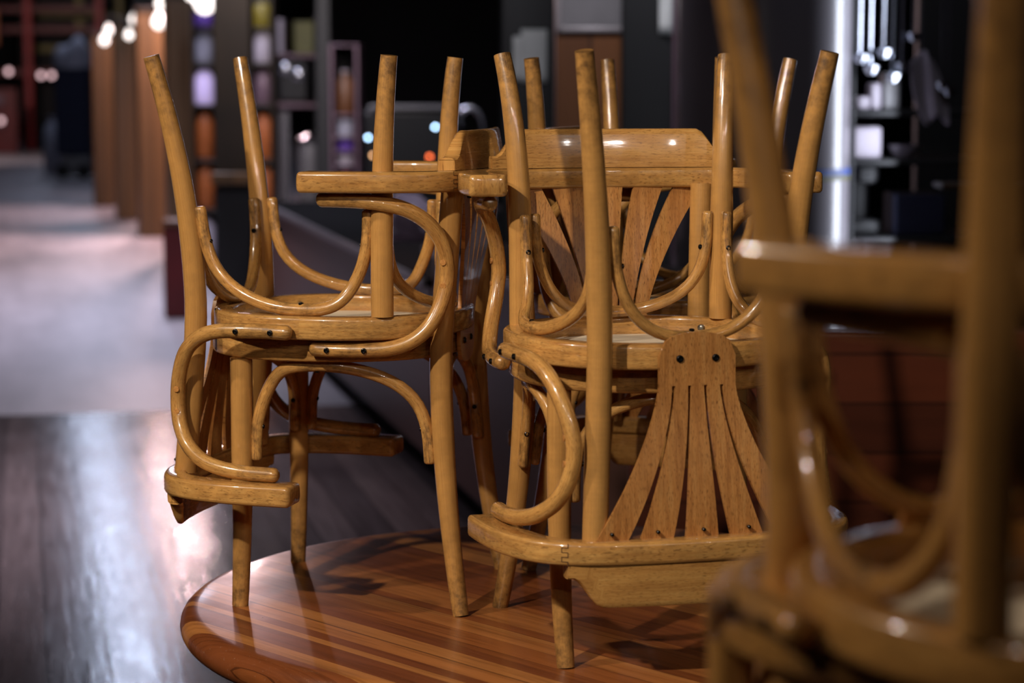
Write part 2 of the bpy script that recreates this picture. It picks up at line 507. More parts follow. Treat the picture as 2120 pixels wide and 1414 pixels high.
    mb.f(rows[0], [(v.co.y*.3, v.co.z*.3) for v in rows[0]]); mb.f(rows[-1], [(v.co.y*.3, v.co.z*.3) for v in rows[-1]])
    mb.build('crest', wd, root, bevel=None)
    # ---- fan splat of five fingers
    mb = MB()
    ztop = rail_b + 0.004
    zA = ZS + 0.058                              # slots start here
    yS = SEAT_C + SEAT_R + 0.0055                # outside of the seat rim
    yT = 0.197
    def yy(z):
        k = max(0.0, (z - (ZS + 0.03))/(ztop - ZS - 0.03)); k = min(1, k)
        return yS + (yT - yS)*(k*k*(3 - 2*k))*1.0
    fk = [(k*0.0240, k*0.0685) for k in (-2, -1, 0, 1, 2)]
    edges = []
    nz = 18
    grid = {}
    def P(x, z): 
        key = (round(x, 5), round(z, 5))
        if key not in grid: grid[key] = mb.v((x, yy(z), z), 0.15)
        return grid[key]
    fs = []
    for c0, c1 in fk:
        prev = None
        for i in range(nz + 1):
            t = i/nz; z = zA + (ztop - zA)*t
            e = t**1.5
            c = c0 + (c1 - c0)*e
            hw = 0.0095 + (0.0246 - 0.0095)*t**1.1
            cur = (P(c-hw, z), P(c, z), P(c+hw, z))
            if prev:
                fs.append(mb.f([prev[0], prev[1], cur[1], cur[0]])); fs.append(mb.f([prev[1], prev[2], cur[2], cur[1]]))
            prev = cur
    # lower plate with a rounded end
    xs = []
    for c0, c1 in fk: xs += [c0-0.0095, c0, c0+0.0095]
    zb0 = ZS - 0.018
    W = xs[-1]
    def low(x):
        a = abs(x)/W
        return zb0 + 0.014*a**2 + 0.020*max(0.0, (a-0.72)/0.28)**2.2
    prevr = None
    for k in range(7):
        t = k/6
        row = [P(x, zA + (low(x) - zA)*t) for x in xs]
        if prevr:
            for i in range(len(xs)-1): fs.append(mb.f([prevr[i], prevr[i+1], row[i+1], row[i]]))
        prevr = row
    mb.planar(fs, (0, 2))
    bmesh.ops.recalc_face_normals(mb.bm, faces=mb.bm.faces[:])
    bmesh.ops.solidify(mb.bm, geom=mb.bm.faces[:], thickness=0.0065)
    sp = mb.build('back_splat', M['splat'], root, sharp=30)
    ymax = max(v.co.y for v in sp.data.vertices if v.co.z < ZS + 0.03)
    for x in (-0.027, 0.027): screw(sp, (x, ymax - 0.0005, ZS + 0.0195), (0, 1, 0), 0.0056)
    for c0, c1 in fk: screw(sp, (c1, yT + 0.0055, rail_b - 0.010), (0, 1, 0), 0.0028)
    root.matrix_world = mtx
    return root

def pose(x, y, th, inv, z=Z0):
    m = Matrix.Translation((x, y, z)) @ Matrix.Rotation(math.radians(th), 4, 'Z')
    if inv: m = Matrix.Translation((0, 0, TST)) @ m @ Matrix.Rotation(PI, 4, 'Y')
    return m

build_chair('upright bentwood armchair at the bottom of the left stack, its arms pointing left', pose(-.243, 3.745, -100.3, False),
    dict(xf=.1745, yf=.1756, xfs=.1694, yfs=.17, xr=.1802, yr=.1958, xrs=.1448, yrs=.1562, xrt=.1544, yrt=.1793, xa=.2499, ya=.0376, za=.70))
build_chair('upturned bentwood armchair on top of the left stack, its back hanging at the far left', pose(-.3225, 3.7259, 73.97, True),
    dict(xf=.1715, yf=.1857, xfs=.1655, yfs=.1695, xr=.1819, yr=.2137, xrs=.145, yrs=.1584, xrt=.1543, yrt=.1773, xa=.2535, ya=.0458, za=.6879))
build_chair('upright bentwood armchair at the bottom of the middle stack, arms pointing toward the viewer', pose(.1985, 3.434, 13.2, False),
    dict(xf=.1674, yf=.1908, xfs=.1718, yfs=.1641, xr=.1755, yr=.2065, xrs=.1444, yrs=.1582, xrt=.1546, yrt=.1785, xa=.2508, ya=.0399, za=.7013))
build_chair('upturned bentwood armchair on top of the middle stack, fan-shaped back slats facing the viewer', pose(.2147, 3.3032, 196.21, True),
    dict(xf=.1831, yf=.1934, xfs=.1636, yfs=.1573, xr=.181, yr=.2037, xrs=.1416, yrs=.1591, xrt=.154, yrt=.1782, xa=.2513, ya=.042, za=.6965))
build_chair('upright bentwood armchair mostly hidden at the bottom of the stack behind the middle one', pose(.283, 3.975, 70, False))
build_chair('upturned bentwood armchair on the rear stack, only its leg tips rising behind the middle stack', pose(.267, 4.03, -23, True))
FZ = Z0 + 0.037
build_chair('blurred upright bentwood armchair under the nearest stack, its arm crossing the right edge', pose(.395, 1.58, -143, False, FZ))
build_chair('blurred upturned bentwood armchair on the nearest stack, its bent hoop catching bright highlights', pose(.392, 1.52, 17.5, True, FZ))

# ------------------------------------------------------------------ camera and the pixel to world helper
F, CX, CY = 4628.7, 1060.0, 707.0
CAMZ = Z0 + 0.8519
PT = math.radians(-6.567)
def at(px, py, d):
    """point seen at pixel (px, py) at depth d metres along the view axis"""
    a = (px - CX)/F; b = (CY - py)/F
    return Vector((a*d, (math.cos(PT) - b*math.sin(PT))*d, CAMZ + (math.sin(PT) + b*math.cos(PT))*d))
cam = bpy.data.cameras.new('camera'); co = bpy.data.objects.new('camera', cam); COL.objects.link(co)
co.location = (0, 0, CAMZ); co.rotation_euler = (PI/2 + PT, 0, 0)
cam.sensor_width = 36; cam.lens = 36*F/2120; cam.clip_end = 200
cam.dof.use_dof = True; cam.dof.focus_distance = 3.48; cam.dof.aperture_fstop = 3.7
SC.camera = co

# ------------------------------------------------------------------ tables
def round_table(label, cx, cy, ztop, R, rot):
    root = empty('round_table', Matrix.Translation((cx, cy, 0)) @ Matrix.Rotation(rot, 4, 'Z'))
    tag(root, label, 'table')
    mb = MB()
    th = 0.058; b = 0.030
    prof = [(0.01, 0), (R*0.5, 0), (R-b, 0)]
    for i in range(1, 11):
        a = PI*i/10
        prof.append((R - b + b*math.sin(a), -th/2 + th/2*math.cos(a)))
    prof += [(R*0.5, -th), (0.01, -th)]
    lathe(mb, prof, 160)
    o = mb.build('table_top', M['table'], root); o.location.z = ztop
    mb = MB()
    lathe(mb, [(0.05, ztop - th - 0.002), (0.16, ztop - th - 0.004), (0.16, ztop - th - 0.03), (0.055, ztop - th - 0.05), (0.05, 0.45), (0.06, 0.12), (0.10, 0.06), (0.05, 0.058)], 32)
    mb.build('pedestal', M['iron'], root)
    mb = MB()
    lathe(mb, [(0.02, 0.062), (0.12, 0.058), (0.27, 0.030), (0.28, 0.018), (0.28, 0.001), (0.02, 0.001)], 48)
    mb.build('base', M['iron'], root)
    return root
M['iron'] = plain('black_cast_iron', srgb(28, 26, 26), 0.5, 0.3, 0.2, 20)
round_table('round varnished plank table carrying the three upturned chair stacks', 0.085, 3.68, Z0, 0.636, math.radians(-48))
round_table('round plank table below the picture edge under the nearest blurred stack', 0.45, 1.45, FZ, 0.5, math.radians(20))

# ------------------------------------------------------------------ the place: corridor frame (u along the corridor, v to its right)
CA = math.radians(12.3)
def cor(u, v, z=0.0):
    return Vector((v*math.cos(CA) - u*math.sin(CA), v*math.sin(CA) + u*math.cos(CA), z))

def floor_planks():
    t = NT('floor_planks')
    oc = t.new('TexCoord').outputs['Object']
    sx = t.new('SeparateXYZ'); t.link(oc, sx.inputs[0])
    p = t.math('MULTIPLY', sx.outputs[0], 7.2)
    idx = t.math('FLOOR', p); fr = t.math('FRACT', p)
    wn = t.new('TexWhiteNoise', noise_dimensions='1D'); t.link(idx, wn.inputs['W'])
    off = t.new('CombineXYZ'); t.link(t.math('MULTIPLY', wn.outputs['Value'], 9.0), off.inputs[1]); t.link(t.math('MULTIPLY', idx, 1.7), off.inputs[2])
    av = t.new('VectorMath', operation='ADD'); t.link(oc, av.inputs[0]); t.link(off.outputs[0], av.inputs[1])
    g = t.noise(t.vmul(av.outputs[0], (40, 2.2, 1)), 1, 4, 0.6)
    base = t.ramp(wn.outputs['Value'], [(0, srgb(78, 68, 68)), (0.5, srgb(104, 90, 88)), (1, srgb(126, 108, 104))])
    c = t.mix(1.0, base, t.ramp(g, [(0.3, (0.6, 0.6, 0.6)), (0.7, (1.1, 1.1, 1.1))]), 'MULTIPLY')
    c = t.mix(t.math('MULTIPLY', t.math('LESS_THAN', fr, 0.045), 0.8), c, srgb(22, 17, 15))
    t.link(c, t.p.inputs['Base Color'])
    n2 = t.noise(t.vmul(oc, (9, 2.5, 1)), 1, 4, 0.6)
    t.link(t.math('ADD', t.math('MULTIPLY', n2, 0.16), 0.10), t.p.inputs['Roughness'])
    t.p.inputs['Specular IOR Level'].default_value = 0.7
    b = t.new('Bump'); b.inputs['Strength'].default_value = 0.07; b.inputs['Distance'].default_value = 0.01
    t.link(t.math('ADD', g, t.math('MULTIPLY', t.noise(t.vmul(oc, (3.5, 1.2, 1)), 1, 3), 1.5)), b.inputs['Height']); t.link(b.outputs[0], t.p.inputs['Normal'])
    return t.m
M['floor'] = floor_planks()
def smooth_floor():
    t = NT('polished_concrete')
    oc = t.new('TexCoord').outputs['Object']
    n = t.noise(t.vmul(oc, (1.0, 0.35, 1)), 1, 5, 0.6); n2 = t.noise(t.vmul(oc, (6, 0.6, 1)), 1, 3)
    c = t.ramp(t.math('ADD', t.math('MULTIPLY', n, 0.7), t.math('MULTIPLY', n2, 0.3)), [(0.3, srgb(118, 112, 116)), (0.7, srgb(176, 168, 172))])
    t.link(c, t.p.inputs['Base Color'])
    t.p.inputs['Roughness'].default_value = 0.42
    return t.m
M['concrete'] = smooth_floor()

def slab(name, u0, u1, v0, v1, z0, z1, mat, **k):
    mb = MB(); box(mb, (0, 0, 0), (v1-v0, u1-u0, z1-z0))
    o = mb.build(name, mat, None, bevel=k.pop('bevel', None))
    o.matrix_world = Matrix.Translation(cor((u0+u1)/2, (v0+v1)/2, (z0+z1)/2)) @ Matrix.Rotation(CA, 4, 'Z')
    tag(o, **k)
    return o
slab('floor', -3, 11.05, -7, 9, -0.12, 0.0, M['floor'], kind='structure')
slab('floor', 11.05, 75, -12, 14, -0.12, -0.002, M['concrete'], kind='structure')
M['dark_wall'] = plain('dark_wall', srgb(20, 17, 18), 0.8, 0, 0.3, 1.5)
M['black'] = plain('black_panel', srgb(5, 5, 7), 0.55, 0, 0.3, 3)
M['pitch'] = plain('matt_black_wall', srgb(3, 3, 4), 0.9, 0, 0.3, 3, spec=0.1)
M['ceil'] = plain('dark_ceiling', srgb(26, 22, 22), 0.9, 0, 0.2, 1)
slab('ceiling', -3, 75, -12, 14, 5.2, 5.3, M['ceil'], kind='structure')
slab('wall_back', 75, 75.2, -12, 14, 0, 5.2, M['dark_wall'], kind='structure')
slab('wall_left', 11.2, 75, -12.2, -12, 0, 5.2, M['dark_wall'], kind='structure')

def boards(name, a, b, seam=0.12, rough=0.35, n=9.0, axis=2):
    t = NT(name)
    oc = t.new('TexCoord').outputs['Object']
    sx = t.new('SeparateXYZ'); t.link(oc, sx.inputs[0])
    p = t.math('DIVIDE', sx.outputs[axis], seam)
    wn = t.new('TexWhiteNoise', noise_dimensions='1D'); t.link(t.math('FLOOR', p), wn.inputs['W'])
    sc = [30, 30, 30]; sc[0 if axis == 2 else 2] = 2.0
    g = t.noise(t.vmul(oc, sc), 1, 4, 0.6)
    f = t.math('ADD', t.math('MULTIPLY', wn.outputs['Value'], 0.5), t.math('MULTIPLY', g, 0.5))
    c = t.ramp(f, [(0.2, a), (0.75, b)])
    c = t.mix(t.math('MULTIPLY', t.math('LESS_THAN', t.math('FRACT', p), 0.05), 0.8), c, tuple(x*0.25 for x in a))
    t.link(c, t.p.inputs['Base Color']); t.p.inputs['Roughness'].default_value = rough
    return t.m
M['redwood'] = boards('dark_red_boards', srgb(74, 34, 20), srgb(112, 54, 32), 0.135)
M['postwood'] = boards('stall_boards', srgb(80, 58, 34), srgb(114, 82, 48), 0.22, 0.45, axis=0)
M['brownwood'] = boards('brown_post_wood', srgb(84, 50, 26), srgb(120, 74, 38), 0.3, 0.45, axis=0)
M['darkpost'] = plain('dark_stained_wood', srgb(38, 27, 14), 0.5, 0, 0.3, 4)
M['laminate'] = plain('brown_laminate', srgb(108, 74, 66), 0.45, 0, 0.08, 2)
M['edge'] = plain('grey_counter_edge', srgb(150, 144, 146), 0.35, 0.3, 0.1, 3)
M['steel'] = plain('brushed_steel', srgb(176, 180, 190), 0.25, 1.0, 0.08, 20)
M['grey'] = plain('grey_plastic', srgb(112, 110, 112), 0.4, 0, 0.15, 6)
M['white'] = plain('white_card', srgb(164, 156, 166), 0.6, 0, 0.06, 6)
M['paper'] = plain('paper_sheet', srgb(190, 192, 190), 0.8, 0, 0.06, 10)
M['column'] = plain('column_paint', srgb(128, 122, 128), 0.3, 0, 0.03, 2, coat=0.4)
M['blue'] = plain('blue_tape', srgb(20, 60, 140), 0.5)
M['olive'] = plain('olive_tape', srgb(84, 82, 36), 0.5)
M['navy'] = plain('navy_canvas', srgb(24, 28, 52), 0.8, 0, 0.2, 5)
M['hood'] = plain('grey_canvas', srgb(150, 150, 164), 0.8, 0, 0.2, 5)
M['red'] = plain('red_paint', srgb(150, 24, 28), 0.5, 0, 0.2, 4)
M['darkred'] = plain('dark_red_paint', srgb(92, 18, 20), 0.5, 0, 0.2, 4)
M['yellow'] = plain('yellow_paint', srgb(110, 98, 20), 0.5, 0, 0.2, 4)
M['orange'] = plain('orange_goods', srgb(150, 78, 28), 0.5, 0, 0.4, 20)
M['purple'] = plain('purple_goods', srgb(90, 60, 150), 0.5, 0, 0.2, 12)
M['lav'] = plain('glowing_lavender_goods', srgb(214, 196, 244), 0.5, 0, 0.1, 12, emit=(.75, .6, 1), estr=0.25)  # faint glow added to the goods to brighten their colour
M['pinkgrey'] = plain('pinkish_metal', srgb(104, 82, 92), 0.4, 0.2, 0.1, 6)
M['lilac'] = plain('lilac_plastic_bag', srgb(150, 138, 160), 0.3, 0, 0.2, 14)
M['bulb'] = plain('lit_bulb', (1, .9, .85), 0.4, emit=(1.0, .90, .84), estr=3.0)
M['bulb2'] = plain('pink_lamp', (1, .8, .8), 0.4, emit=(1.0, .62, .66), estr=1.6)
M['led_blue'] = plain('blue_led', (.5, .7, 1), 0.4, emit=(.45, .7, 1.0), estr=12.0)
M['led_red'] = plain('red_led', (1, .2, .1), 0.4, emit=(1.0, .16, .04), estr=5.0)
M['led_warm'] = plain('warm_led', (1, .7, .4), 0.4, emit=(1.0, .5, .22), estr=5.0)

def rbox(name, c, s, mat, parent=None, rot=0.0, bev=0.008, label=None, cat=None, group=None, kind=None):
    """a block with softened edges, origin at its own centre"""
    mb = MB(); box(mb, (0, 0, 0), s)
    o = mb.build(name, mat, parent, bevel=min(bev, 0.3*min(s)))
    if parent is None: o.matrix_world = Matrix.Translation(c) @ Matrix.Rotation(rot, 4, 'Z')
    else: o.matrix_local = Matrix.Translation(c) @ Matrix.Rotation(rot, 4, 'Z')
    return tag(o, label, cat, group, kind)
def thing(name, label, cat, loc, rot=0.0, group=None):
    return tag(empty(name, Matrix.Translation(loc) @ Matrix.Rotation(rot, 4, 'Z')), label, cat, group)
def turned(name, prof, mat, parent=None, loc=(0, 0, 0), n=24, axis='Z', **k):
    mb = MB(); lathe(mb, prof, n, axis=axis)
    o = mb.build(name, mat, parent); o.location = loc
    return tag(o, **k)
def tube(name, pts, r, mat, parent=None, up=None, n=8, **k):
    mb = MB(); sweep(mb, pts, ell(r, r, n), up=up)
    return tag(mb.build(name, mat, parent), **k)
def zat(py, d): return at(CX, py, d).z

# ---- service counter along the right side of the corridor
t = thing('service_counter', 'long low brown counter along the corridor with a pale grey top edge', 'counter', cor(0, 0), CA)
rbox('front_panel', (1.88, 11.72, 0.45), (0.62, 6.0, 0.70), M['laminate'], t)
rbox('worktop', (1.88, 11.72, 0.817), (0.66, 6.04, 0.034), M['pitch'], t)
rbox('edge_strip', (1.54, 11.72, 0.817), (0.02, 6.04, 0.036), M['edge'], t)
rbox('kick_board', (1.92, 11.72, 0.05), (0.56, 6.0, 0.10), M['black'], t)
t = thing('bar_counter', 'taller brown bar counter directly behind the table, beside the low counter', 'counter', cor(0, 0), CA)
rbox('front_panel', (1.88, 7.42, 0.52), (0.62, 2.5, 0.84), M['laminate'], t)
rbox('worktop', (1.88, 7.42, 0.957), (0.66, 2.54, 0.034), M['pitch'], t)
rbox('edge_strip', (1.54, 7.42, 0.957), (0.02, 2.54, 0.036), M['edge'], t)
rbox('kick_board', (1.92, 7.42, 0.05), (0.56, 2.5, 0.10), M['black'], t)
rbox('bar_frontage', (1.62, 6.05, 0.47), (2.6, 0.12, 0.94), M['redwood'], bev=0.01, label='dark red boarded bar front behind the stacked chairs at the right', cat='bar front')

# ---- dark back of the kitchen
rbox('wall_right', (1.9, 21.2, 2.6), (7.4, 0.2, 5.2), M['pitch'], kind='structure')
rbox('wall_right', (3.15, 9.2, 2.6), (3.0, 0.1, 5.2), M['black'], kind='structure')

# ---- black shelving with kitchen things, left of the black pillar
D = 19.5
xa_, xb_ = at(556, 0, D).x, at(658, 0, D).x
t = thing('shelving_unit', 'black metal shelving unit beyond the low counter carrying a tall grey canister', 'shelf', ((xa_+xb_)/2, D + 0.3, 0))
wS = xb_ - xa_
for x in (-wS/2, wS/2):
    for y in (-0.28, 0.28): rbox('post', (x, y, 1.1), (0.03, 0.03, 2.2), M['black'], t)
SB = (0.45, zat(215, D), zat(112, D))
for z in SB: rbox('shelf_board', (0, 0, z - 0.016), (wS, 0.6, 0.03), M['pinkgrey'], t)
hC = zat(284, D) - SB[0]
o = turned('canister', [(.01, 0), (.090, 0), (.096, .01), (.096, hC*.9), (.09, hC*.93), (.05, hC), (.004, hC)], M['grey'], None, (at(637, 0, D).x, D + 0.25, SB[0]), label='tall grey canister with a pale lid on the black shelving unit', cat='canister')
turned('lid', [(.01, hC*.905), (.10, hC*.905), (.102, hC*.98), (.05, hC*1.0), (.03, hC*1.03), (.01, hC*1.04)], M['steel'], o)
rbox('steel_board', (at(588, 0, D).x, D + 0.10, SB[0] + (zat(230, D) - SB[0])/2), (0.095, 0.03, zat(230, D) - SB[0]), M['steel'], label='narrow upright steel board left of the tall grey canister', cat='board')
t = thing('grey_appliance', 'dark kitchen appliance with two round steel dials on the shelving unit', 'appliance', (at(608, 0, D).x, D + 0.2, SB[1]))
rbox('body', (0, 0, 0.20), (0.27, 0.34, 0.38), M['black'], t, bev=0.03)
for x, z in ((-0.06, 0.30), (0.05, 0.25)):
    turned('dial', [(.004, 0), (.05, 0), (.052, -.016), (.03, -.026), (.004, -.028)], M['steel'], t, (x, -0.172, z), 16, 'Y')
rbox('storage_box', (at(573, 0, D).x, D + 0.2, SB[2] + 0.15), (0.13, 0.3, 0.30), M['white'], label='white storage box on the top board of the black shelving unit', cat='box')
rbox('storage_box', (at(632, 0, D).x, D + 0.2, SB[2] + 0.14), (0.17, 0.3, 0.28), M['olive'], label='olive storage box on the top board of the black shelving unit', cat='box')
D = 17.6
p0, p1 = at(660, 0, D), at(688, 0, D); rbox('wall_pillar', ((p0.x+p1.x)/2, D, 2.6), (p1.x-p0.x, 0.16, 5.2), M['black'], label='slim black floor to ceiling pillar beside the tall drinks cooler', cat='pillar')

# ---- narrow drinks cooler
D = 17.0
cx_ = at(714, 0, D).x
wc = 52/F*D
t = thing('drinks_cooler', 'narrow drinks cooler with pinkish frame and coloured packs on its shelves', 'cooler', (cx_, D + 0.3, 0))
hk = zat(92, D)
rbox('back_panel', (0, 0.27, hk/2), (wc, 0.03, hk), M['darkpost'], t)
for x in (-wc/2, wc/2): rbox('side_panel', (x, 0, hk/2), (0.026, 0.54, hk), M['pinkgrey'], t)
ZC = [zat(q, D) for q in (470, 342, 312, 282, 236)]
for z in [0.05] + ZC + [hk]: rbox('shelf_board', (0, 0, z - .008), (wc - .026, 0.53, 0.014), M['pinkgrey'], t)
def pack(name, z, h, w, mat, label, cat):
    m = thing(name, label, cat, (cx_, D + 0.13, z))
    turned('body', [(.005, 0), (w*.95, 0), (w, .01), (w, h*.72), (w*.5, h*.86), (w*.45, h*.95), (.004, h*.95)], M[mat], m, (0, 0, 0), 16)
    turned('cap', [(.004, h*.951), (w*.5, h*.951), (w*.5, h), (.004, h)], M['white'], m, (0, 0, 0), 12)
pack('juice_bottle', ZC[0], 0.44, 0.072, 'red', 'large red bottle on the lowest stocked shelf of the drinks cooler', 'bottle')
pack('milk_bottle', ZC[1], 0.095, 0.065, 'white', 'short white bottle above the red bottle in the drinks cooler', 'bottle')
pack('berry_bottle', ZC[2], 0.095, 0.065, 'purple', 'short purple bottle above the white bottle in the drinks cooler', 'bottle')
pack('water_bottle', ZC[3], 0.15, 0.065, 'hood', 'pale grey bottle above the purple bottle in the drinks cooler', 'bottle')
pack('syrup_bottle', ZC[4], 0.33, 0.065, 'brownwood', 'tall brown bottle on the top shelf of the drinks cooler', 'bottle')

# ---- back counter and machines in the dark kitchen
D = 15.4
x0, x1 = at(740, 0, D).x, at(1040, 0, D).x
t = thing('back_counter', 'black back counter in the dark kitchen behind the left chair stack', 'counter', ((x0+x1)/2, D + 0.3, 0))
rbox('carcass', (0, 0, 0.35), (x1-x0, 0.56, 0.70), M['black'], t)
rbox('worktop', (0, -0.01, 0.72), (x1-x0+.02, 0.6, 0.04), M['black'], t)
t = thing('espresso_machine', 'black espresso machine with small blue and red lamps on the back counter', 'coffee machine', (at(845, 0, D).x, D + 0.3, 0.74))
rbox('body', (0, 0.05, 0.37), (0.62, 0.36, 0.62), M['black'], t, bev=0.03)
rbox('drip_tray', (0, -0.12, 0.03), (0.60, 0.22, 0.06), M['black'], t)
rbox('top_rail', (0, 0.0, 0.70), (0.56, 0.30, 0.03), M['grey'], t)
for x, z, m in ((-0.283, zat(285, 15.5) - .74, 'led_blue'), (0.143, zat(325, 15.5) - .74, 'led_red'), (0.183, zat(263, 15.5) - .74, 'led_blue'), (-0.25, zat(322, 15.5) - .74, 'led_warm')):
    turned('indicator_lamp', [(.001, 0), (.012 if m != 'led_red' else .014, 0), (.010, -.006), (.001, -.008)], M[m], t, (x, -0.132, z), 10, 'Y')
for x in (-0.1, 0.09): turned('group_head', [(.005, 0), (.035, 0), (.035, .06), (.02, .07), (.005, .07)], M['steel'], t, (x, -0.16, 0.16), 14)
D2 = 15.4
px_ = at(1000, 0, D2).x
t = thing('kitchen_tap', 'tall chrome swan neck tap at the dark back counter', 'tap', (px_, D2 + 0.3, 0.74))
tube('spout', spline([(0, 0, 0), (0, 0, .45), (-.02, 0, .64), (-.09, 0, .70), (-.155, 0, .66), (-.16, 0, .58)], 6), 0.02, M['steel'], t, n=10)
turned('base', [(.005, 0), (.03, 0), (.03, .03), (.016, .05), (.005, .05)], M['steel'], t, n=14)
mb = MB()
bmesh.ops.create_icosphere(mb.bm, subdivisions=4, radius=1.0)
for v in mb.bm.verts:
    c = v.co.normalized()
    k = 1 + 0.10*math.sin(5*c.x + 2*c.z) + 0.07*math.sin(9*c.y - 4*c.z) + 0.05*math.sin(14*c.x + 11*c.z)
    v.co = Vector((c.x*k*0.15, c.y*k*0.12, max(-0.062, c.z*k*0.10 + 0.02)))
o = mb.build('plastic_bag', M['lilac'], None, sharp=80)
o.location = at(845, 0, 9.0).x, 9.0, 0.974 + 0.063
tag(o, 'crumpled lilac plastic bag lying on the tall bar counter', 'bag')

# ---- cabinet with paper sheets, wooden post with framed notice, panel with steel edge
D = 11.2
def sheet(label, px0, py0, px1, py1, d, tilt=0.0, mat='paper', name='hanging_paper'):
    a = at(px0, py1, d); b = at(px1, py0, d)
    mb = MB(); n = 6; w = b.x - a.x; h = b.z - a.z
    g = [[mb.v((w*(i/n - .5), 0.006*math.sin(i*1.3)*(1 - j/n), h*(j/n - .5))) for i in range(n+1)] for j in range(n+1)]
    fs = [mb.f([g[j][i], g[j][i+1], g[j+1][i+1], g[j+1][i]]) for j in range(n) for i in range(n)]
    mb.planar(fs)
    o = mb.build(name, M[mat]); s_ = o.modifiers.new('solid', 'SOLIDIFY'); s_.thickness = 0.002
    o.matrix_world = Matrix.Translation(((a.x+b.x)/2, d, (a.z+b.z)/2)) @ Matrix.Rotation(math.radians(tilt), 4, 'Y')
    return tag(o, label, 'paper')
a, b = at(1036, 0, D).x, at(1150, 0, D).x
t = thing('tall_cabinet', 'tall black cabinet left of the wooden post with pale paper sheets on it', 'cabinet', ((a+b)/2, D + 0.2, 0))
rbox('body', (0, 0, 1.1), (b-a, 0.36, 2.2), M['black'], t)
rbox('door', (0, -0.19, 1.1), (b-a-.02, 0.02, 2.1), M['black'], t)
sheet('larger pale paper sheet hanging on the tall black cabinet', 1078, 62, 1132, 170, D - 0.014)
sheet('narrower pale paper sheet at the left, tucked under the larger sheet on the cabinet', 1062, 76, 1086, 166, D - 0.008)
D = 9.95
a, b = at(1150, 0, D).x, at(1286, 0, D).x
rbox('wooden_post', ((a+b)/2, D + 0.13, 2.6), (b-a, 0.26, 5.2), M['brownwood'], label='thick brown wooden post with a framed grey notice, behind the middle stack', cat='post')
a, b = at(1150, 68, D), at(1312, -70, D)
t = thing('framed_notice', 'grey framed notice hanging on the thick brown wooden post', 'notice', ((a.x+b.x)/2, D - 0.012, (a.z+b.z)/2))
w, h = b.x-a.x, b.z-a.z
for s in (-1, 1):
    rbox('frame', (s*(w/2-.012), 0, 0), (0.026, 0.022, h), M['edge'], t)
    rbox('frame', (0, 0, s*(h/2-.012)), (w, 0.022, 0.026), M['edge'], t)
rbox('sheet', (0, 0.004, 0), (w-.03, 0.008, h-.03), M['grey'], t)
D = 9.5
a, b = at(1286, 0, D).x, at(1398, 0, D).x
t = thing('black_partition', 'black partition with a slim steel edge between the wooden post and round column', 'partition', ((a+b)/2, D + 0.05, 0))
rbox('panel', (0, 0, 2.6), (b-a, 0.05, 5.2), M['black'], t)
rbox('edge_strip', ((b-a)/2 - .008, -0.032, 2.6), (0.016, 0.014, 5.2), M['pinkgrey'], t)
sheet('grey paper strip at the top of the black partition', 1362, -60, 1390, 72, D + 0.008, name='hanging_strip')

# ---- big round column
D = 8.35
cx_ = at(1577, 0, D).x; r = 177/F*D
t = thing('round_column', 'thick pale round column with a cool highlight down its right side', 'column', (cx_, D, 0))
turned('shaft', [(.01, 0), (r, 0), (r, 5.19), (.01, 5.19)], M['column'], t, n=64)
zb = zat(361, D - 0.1)
turned('blue_band', [(r+.0005, zb), (r+.002, zb), (r+.002, zb+.024), (r+.0005, zb+.024)], M['blue'], t, n=64)
turned('olive_band', [(r+.0005, zb-.018), (r+.002, zb-.018), (r+.002, zb), (r+.0005, zb)], M['olive'], t, n=64)

# ---- kitchen shelving at the right with hanging ladles
D = 8.3
a, b = at(1764, 0, D).x, at(2200, 0, D).x
z1, z2, z3 = zat(228, D), zat(330, D), zat(492, D)
t = thing('kitchen_rack', 'dark kitchen rack right of the round column holding white packs', 'rack', ((a+b)/2, D + 0.25, 0))
for x in (-(b-a)/2, (b-a)/2):
    for y in (-0.2, 0.2): rbox('post', (x, y, 1.2), (0.024, 0.024, 2.4), M['black'], t)
for z in (0.3, z3, z2, z1): rbox('shelf_board', (0, 0, z - .012), (b-a, 0.42, 0.024), M['black'], t)
zr_ = zat(-60, D)
tube('hanging_rail', [(-(b-a)/2, -0.19, zr_), (0, -0.19, zr_), ((b-a)/2, -0.19, zr_)], 0.009, M['steel'], t)
def stand(name, px0, px1, pt, zb, d, mat, label, cat, dep=0.12, bev=0.01):
    p0, p1 = at(px0, 0, d).x, at(px1, 0, d).x
    h = zat(pt, d) - zb
    return rbox(name, ((p0+p1)/2, d + 0.08 + dep/2, zb + h/2), (p1-p0, dep, h), M[mat], label=label, cat=cat, bev=bev)
stand('carton', 1806, 1828, 172, z1, D, 'white', 'small upright white carton on the upper board of the kitchen rack', 'carton')
stand('tray', 1778, 1804, 200, z1, D, 'white', 'low white tray beside the upright carton on the kitchen rack', 'tray')
stand('container', 1832, 1868, 150, z1, D, 'grey', 'tall grey container on the upper board of the kitchen rack', 'container')
stand('food_box', 1772, 1830, 263, z2, D, 'white', 'square white box on the middle board of the kitchen rack', 'box')
stand('navy_crate', 1858, 1968, 404, z3, D, 'navy', 'dark navy crate on the lower board of the kitchen rack', 'crate', dep=0.25)
p = at(1886, 0, D).x
turned('mixing_bowl', [(.005, 0), (.03, 0), (.05, .02), (.062, .05), (.058, .05), (.04, .02), (.005, .012)], M['white'], None, (p, D + .16, z2), label='white mixing bowl beside the square white box on the kitchen rack', cat='bowl')
t2 = thing('stand_mixer', 'black rounded kitchen machine standing on the lower board above the navy crate', 'appliance', (at(1800, 0, D).x, D + .2, z3))
rbox('base', (0, 0, .03), (.12, .2, .06), M['black'], t2, bev=.02)
rbox('column', (0, .07, .13), (.07, .06, .18), M['black'], t2, bev=.02)
